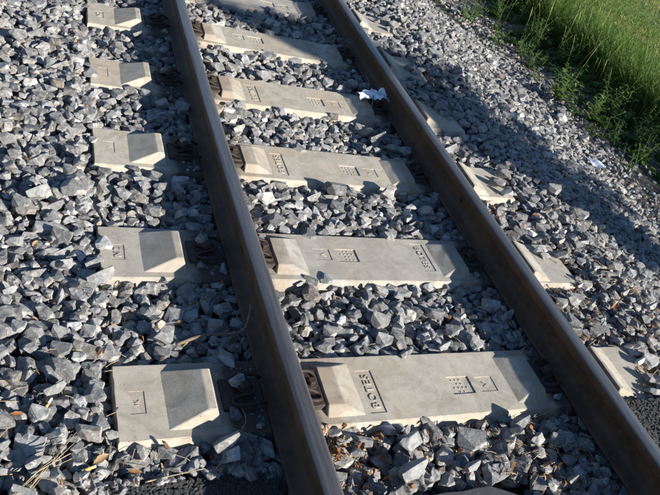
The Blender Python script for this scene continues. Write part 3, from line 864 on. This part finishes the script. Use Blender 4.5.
W += [(2.22, 4.55, .20, 10, 'leafy weed farthest left along the green edge, by the top border', .06, .55, 0),
      (2.42, 4.22, .17, 9, 'bushy weed on bare soil, second from the left along the top border', .055, .6, 0),
      (2.50, 3.80, .15, 9, 'low bright weed on the upper gravel edge above the bushy one', .05, .65, 0),
      (2.56, 2.62, .12, 8, 'small sprawling weed on gravel in front of the lance-leaved one', .05, .6, 0),
      (2.60, 4.35, .16, 9, 'weed with orange leaf beside it at the top edge of the ballast', .055, .55, 0),
      (2.78, 2.05, .20, 10, 'dense weed behind the paper scrap', .05, .5, 0),
      (2.62, 1.35, .18, 10, 'feathery weed outside the right border of the view', .045, .45, 1),
      (2.62, 3.38, .15, 9, 'short dense weed at the ballast edge, left of the tall-stemmed one', .05, .6, 0),
      (2.95, 3.86, .26, 10, 'leafy weed with several bright shoots near the top of the verge', .065, .6, 0),
      (3.22, 4.45, .28, 9, 'tall weed against the lawn at the top border', .06, .5, 0),
      (2.98, 2.72, .30, 9, 'broad-leaved weed behind the lance-leaved one, in deep shade', .075, .45, 0),
      (3.05, 2.38, .24, 9, 'dark weed under the tall grass right of the pale rock', .06, .4, 0),
      (2.70, 2.28, .17, 9, 'spreading weed on gravel midway between pale rock and paper scrap', .055, .6, 0),
      (3.10, 1.85, .26, 9, 'upright shaded weed at the right border above the feathery ones', .05, .4, 0),
      (2.88, 3.20, .20, 9, 'weed with drooping leaves in the middle of the verge', .065, .55, 0)]
for i, (x, y, h, ns, lb, ll, tn, th) in enumerate(W): weed(x, y, h*1.15, ns, lb, ll*1.1, 50+i, tn, bool(th))

# unseen conifer added off to the right to cast the tapering shadow over the track
def conifer(bx, by, Ht, half):
    """crown offset to one side to shape its shadow; (bx, by) is the foot of the plumb line from the tip"""
    nd = Vector((.755, .656, 0)); g = -ground_z(bx, by); tx = nd*half; base = Vector((bx, by, -g))+tx
    t = empty('shadow_conifer', base)
    v, f = tube([(0, 0, -.05), (.01, 0, Ht*.4), (0, .01, Ht*.75+g), tuple(Vector((0, 0, Ht-.05+g))-tx*.9)], .06, 9, radii=[.085, .06, .035, .006]); link('trunk', mesh_from('trunk', v, f, True), M_BARK, t)
    B = Blades(); rr = random.Random(3)
    for _ in range(11000):
        u = rr.random()**.9; top = (Ht-.1)*(1-u); z = Ht+g-top
        r = max(.008, half*min(1., (max(top, 0)/.50)**1.1)-.02); c = nd*min(half, r)-tx
        r *= .93+.10*noise.noise(Vector((z*6, 0, 0)))
        a = rr.uniform(0, 6.283); q = r*rr.random()**.45
        if (math.cos(a)*.755+math.sin(a)*.656)*q > .05 and noise.noise(Vector((a*1.6, z*4.5, q*3))) < .12+.25*rr.random(): continue
        d = Vector((math.cos(a)*.8, math.sin(a)*.8, rr.uniform(.1, 1.))).normalized(); L = rr.uniform(.07, .13)*min(1, .35+top); sd = d.cross(Vector((rr.gauss(0, 1), rr.gauss(0, 1), rr.gauss(0, 1)))).normalized()
        p = Vector((math.cos(a)*q, math.sin(a)*q, z))+c; w = L*.30
        B.ribbon([p, p+d*L*.5, p+d*L], [.3*w, w, .05*w], sd, rr.random())
    B.build('crown', M_NEEDLE, t); setp(t, 'narrow conifer added out of view on the right to cast the tapering shadow', 'tree'); return t
TH = 3.3
conifer(-.31+1.6*TH, 2.94-1.84*TH, TH, .46)

# ------------------------------------------------------------------ litter
def leaf_piece(x, y, z, L, B, rr, tone=None):
    az = rr.uniform(0, 6.28); d = Vector((math.cos(az), math.sin(az), rr.uniform(-.2, .5))).normalized(); s_ = d.cross(Vector((rr.gauss(0, .5), rr.gauss(0, .5), 1))).normalized(); up = s_.cross(d)
    c = rr.uniform(.1, .7)*L; w = L*rr.uniform(.05, .19); p = Vector((x, y, z)); t = rr.random() if tone is None else tone
    B.ribbon([p-d*L*.5+up*c*.0, p-d*L*.2+up*c*.8, p+d*L*.15+up*c, p+d*L*.5+up*c*.2], [.1*w, w, .85*w, .06*w], s_, t)
B = Blades(); rr = random.Random(5)
def scatter(n, fx, fy, L, dz=.004):
    for _ in range(n):
        x, y = fx(), fy(); ci = int((x-BX0)/RES); cj = int((y-BY0)/RES)
        if not (0 <= ci < GW and 0 <= cj < GH) or FORB[cj, ci]: continue
        leaf_piece(x, y, surf(x, y)+rr.uniform(0, dz), rr.uniform(*L), B, rr)
U = rr.uniform; G = rr.gauss
scatter(430, lambda: U(-.46, .48), lambda: U(-.5, -.13), (.010, .034)); scatter(60, lambda: U(-.46, -.2), lambda: G(-.22, .05), (.012, .034))
scatter(130, lambda: G(.38, .07), lambda: U(-.45, .55), (.012, .04))
scatter(80, lambda: U(-.45, -.25), lambda: G(-.17, .05), (.015, .045))
scatter(520, lambda: abs(G(0, .20))+.60, lambda: U(-.13, 1.15), (.012, .038))
scatter(130, lambda: U(.6, 1.5), lambda: U(.0, 1.6), (.012, .035)); scatter(520, lambda: U(.62, 1.25), lambda: U(-.14, .52), (.010, .034))
scatter(110, lambda: U(-.98, -.60), lambda: U(-.3, .55), (.012, .04))
scatter(90, lambda: U(-1.9, -1.), lambda: U(-.3, 1.5), (.012, .038))
scatter(110, lambda: U(-.45, .48), lambda: U(.1, 3.), (.012, .032))
scatter(80, lambda: U(2.2, 2.9), lambda: U(1, 5), (.02, .05))
scatter(50, lambda: U(.6, 1.), lambda: U(1.2, 3.2), (.012, .035))
setp(B.build('leaf_litter', M_LITTER), kind='stuff')
# fine dry stalks
parts = []
for _ in range(620):
    r_ = rr.random()
    if r_ < .50: x, y = U(.60, .62)+abs(G(0, .28)), U(-.13, .7)
    elif r_ < .75: x, y = U(.05, .48), U(-.5, -.1)
    elif r_ < .9: x, y = U(-1.3, -.6), U(-.3, .2)
    else: x, y = U(-.45, .45), U(-.4, 2.5)
    ci = int((x-BX0)/RES); cj = int((y-BY0)/RES)
    if FORB[cj, ci] and r_ > .0: continue
    a = U(0, 3.14); L = U(.02, .06); z = surf_avg(x, y, 1)+.002; d = Vector((math.cos(a), math.sin(a), U(-.3, .3)))*L
    p = Vector((x, y, z)); parts.append(tube([p-d*.5, p+Vector((0, 0, L*U(0, .15))), p+d*.5], .0010, 4))
v, f = join(parts); setp(link('dry_stalks', mesh_from('dry_stalks', v, f), M_STRAW), kind='stuff')

def big_leaf(x, y, L, rz, label, tone, name='dry_leaf'):
    """curled leaf with a midrib fold"""
    L *= .72; n = 9; V = []; F = []
    for i in range(n):
        u = i/(n-1); w = L*.20*math.sin(math.pi*min(1, u*1.02))**.8*(1+.15*math.sin(i*2.3)); cx = (u-.5)*L; zc = .10*L*math.sin(u*math.pi)+.03*L*math.sin(u*9)
        V += [(cx, -w, zc+w*.55), (cx, 0, zc), (cx, w, zc+w*.75)]
    for i in range(n-1):
        a = i*3; F += [(a, a+1, a+4, a+3), (a+1, a+2, a+5, a+4)]
    me = mesh_from(name, V, F, True); set_attr(me, 'tone', [tone]*len(V)); o = link(name, me, M_LITTER)
    o.location = (x, y, surf_avg(x, y, 3)+.003); o.rotation_euler = (U(-.25, .25), U(-.25, .25), rz); return setp(o, label, 'leaf', 'dead leaves lying on the stones')
for a in [(-1.030, -.168, .060, .5, 'orange dry leaf on dark stones left of the nearest sleeper end', .85),
          (-.952, -.205, .050, -.2, 'brown curled leaf in front of the nearest sleeper end', .75),
          (-1.18, .62, .040, .9, 'orange leaf standing between grey stones left of the second sleeper', .9),
          (-1.22, -.03, .045, .1, 'brown leaf beside the cigarette end near the left border', .6),
          (.192, 1.465, .045, .15, 'orange leaf leaning on the near face of the fourth sleeper', .95),
          (.470, 1.530, .034, 1.2, 'bright orange crumpled leaf against the foot of the right rail', .9),
          (-.33, -.20, .060, .9, 'curled brown leaf under the letters of the nearest sleeper', .55),
          (-.27, -.25, .055, 2.2, 'rust brown leaf between stones beside the left rail', .7),
          (.98, .92, .050, -.1, 'thin brown leaf on the stones right of the right rail', .6),
          (2.75, 4.25, .070, .2, 'orange leaf on bare soil at the top of the verge', .9),
          (2.46, 2.47, .055, .6, 'orange leaf under the pale rock on the verge', .85),
          (.80, 2.42, .04, .3, 'reddish leaf on stones beside the right rail, far up the track', .7)]:
    big_leaf(*a)

def butt(x, y, rz, L, label, paper=.5):
    t = empty('cigarette_butt', (x, y, surf_avg(x, y, 2)+.005), rz)
    for nm, a, b, m_ in (('cork_tip', 0, L*(1-paper), M_CORK), ('paper', L*(1-paper), L, M_PAPER)):
        v, f = tube([(a, 0, 0), ((a+b)/2, 0, .0005), (b, 0, 0)], .0038, 10); link(nm, mesh_from(nm, v, f, True), m_, t)
    for f_ in t.children: pass
    t.rotation_euler[1] = .1; setp(t, label, 'cigarette end', 'cigarette ends in the ballast')
butt(-1.072, -.205, .35, .028, 'yellow cigarette end on dark stones near the bottom border', .15)
butt(-1.155, -.020, 1.15, .036, 'cigarette end with orange tip between stones by the left border', .55)
butt(-.655, .035, 1.7, .026, 'pale cigarette end in shadow beside the nearest outer clip', .8)
butt(-1.060, .045, .1, .026, 'grey cigarette end beside the left end of the nearest sleeper', 1.0) if False else None

def stalk(name, pts, r, m_, label, cat='twig', n=6, taper=.4):
    P = smooth_path(pts, 4); k = len(P); v, f = tube(P, r, n, radii=[r*(1-(1-taper)*i/(k-1)) for i in range(k)])
    o = link(name, mesh_from(name, v, f, True), m_); return setp(o, label, cat)
def S(x, y, d=.006): return (x, y, surf_avg(x, y, 2)+d)
zt = .012
stalk('twig', [(-.755, -.225, -.005), (-.715, -.18, .012), (-.655, -.105, .022), (-.66, -.045, .02)], .0028, M_TWIG, 'grey forked twig lying across the shadow beside the left rail')
stalk('straw', [S(-.930, -.232, .012), S(-.87, -.228, .016), S(-.785, -.222, .014)], .0028, M_STRAW, 'pale straw lying lengthwise in front of the nearest sleeper', 'straw')
bund = []
for i in range(11):
    a = U(-.018, .018); b = U(-.022, .022); c = U(.0, .016)
    bund.append(tube([(-1.215+a, -.262+b*.5, .016+c), (-1.165+a*.5, -.205, .024+c), (-1.105+b*1.4, -.135+a*2, .018+c*1.5)], .0009, 5))
v, f = join(bund); setp(link('straw_tuft', mesh_from('straw_tuft', v, f, True), M_STRAW), 'bundle of dry straw on the stones at the bottom left', 'straw')
stalk('root', [(-.80, .19, .005), (-.72, .21, .02), (-.655, .205, .03), (-.605, .20, .05), (-.585, .235, .085), (-.580, .26, .10)], .0060, M_BARK, 'crooked dark root leaning against the side of the left rail', 'root')
stalk('twig', [(.425, 1.86, .01), (.452, 1.90, .03), (.468, 1.95, .06), (.470, 2.02, .065)], .0030, M_TWIG, 'bent yellowish twig against the inner side of the right rail')
stalk('straw', [S(.40, -.135), S(.30, -.16, .012), S(.42, -.10, .01)], .0018, M_STRAW, 'thin straw at the near right corner of the nearest sleeper', 'straw')
stalk('straw', [S(-1.52, 1.02, .01), S(-1.40, .86, .014), S(-1.30, .74, .01)], .0022, M_STRAW, 'long straw on the sunlit stones far left', 'straw')
stalk('twig', [S(-.89, 1.365, .02), S(-.84, 1.345, .02)], .0022, M_TWIG, 'short twig on stones between left sleeper ends')

# crumpled white wrapper on its stick, inside the right rail
def wrapper():
    t = empty('paper_wrapper', (.452, 1.835, .0)); n = 15; V = []; F = []
    for j in range(n):
        for i in range(n):
            u = i/(n-1)-.5; v_ = j/(n-1)-.5
            x = u*.165; y = v_*.066*(1.15+.7*u+.35*math.sin(u*19)); z = .050+.014*noise.noise(Vector((u*8, v_*5, 1)))+.010*math.sin(u*11+v_*4)+.006*noise.noise(Vector((u*22, v_*18, 5)))
            V.append((x, y, z+.006))
    for j in range(n-1):
        for i in range(n-1):
            a = j*n+i
            if (i, j) in ((10, 9), (11, 9)): continue
            F.append((a, a+1, a+1+n, a+n))
    V2 = V+[(x, y, z-.0015) for x, y, z in V]; N_ = len(V); F2 = F+[tuple(reversed([i+N_ for i in q])) for q in F]
    o = link('wrapper_sheet', mesh_from('wrapper_sheet', V2, F2, True), M_WHITE, t); o.rotation_euler = (.12, -.1, .08)
    v, f = tube([(-.002, -.01, .056), (-.022, -.06, .032), (-.045, -.115, .010)], .0024, 6); link('stick', mesh_from('stick', v, f, True), M_STRAW, t)
    setp(t, 'crumpled white wrapper on a thin stick beside the right rail', 'wrapper')
wrapper()
def sheet(x, y, a, b, rz, label):
    n = 7; V = []; F = []
    for k in (0, 1):
        for j in range(n):
            for i in range(n):
                u = i/(n-1)-.5; w = j/(n-1)-.5; V.append((u*a, w*b, .02+.014*math.sin(u*5+w*3)+.005*noise.noise(Vector((u*9, w*9, 2)))-k*.0012))
    for k in (0, 1):
        for j in range(n-1):
            for i in range(n-1):
                q = k*n*n+j*n+i; f_ = (q, q+1, q+1+n, q+n); F.append(f_ if k == 0 else f_[::-1])
    o = link('paper_scrap', mesh_from('paper_scrap', V, F, True), M_WHITE); o.location = (x, y, surf_avg(x, y, 3)); o.rotation_euler = (0, .05, rz); setp(o, label, 'paper')
sheet(2.20, 1.84, .12, .055, -.75, 'pale bluish paper scrap on the stones by the verge')
sheet(-1.60, 3.2, .04, .03, .3, 'tiny white paper scrap on the stones behind the left sleeper ends') if False else None
# single pale rocks
def rock(x, y, s, shape, tone, hue, label, rz=0.):
    V, T, V3, T3 = shapes[shape]; P = (V3 @ np.array(Matrix.Rotation(rz, 3, 'Z')).T)*s*.5
    me = tri_mesh('rock', P, T3); set_attr(me, 'tone', np.full(len(P), tone)); set_attr(me, 'hue', np.full(len(P), hue))
    o = link('rock', me, M_STONE); o.location = (x, y, surf_avg(x, y, 1)+s*.20); return setp(o, label, 'rock')
rock(2.36, 2.49, .125, 5, .93, .5, 'largest pale rock, at the foot of the ballast beside the weeds')
rock(.845, .66, .055, 9, 1., .9, 'pinkish white stone beside the right end of the second sleeper')
rock(.66, .66, .05, 14, .95, .3, 'white stone touching the far edge of the second sleeper, right of the rail') if False else None
rock(2.03, 3.05, .06, 11, 1., .4, 'small white rock near the edge of the ballast shoulder')
print('done')
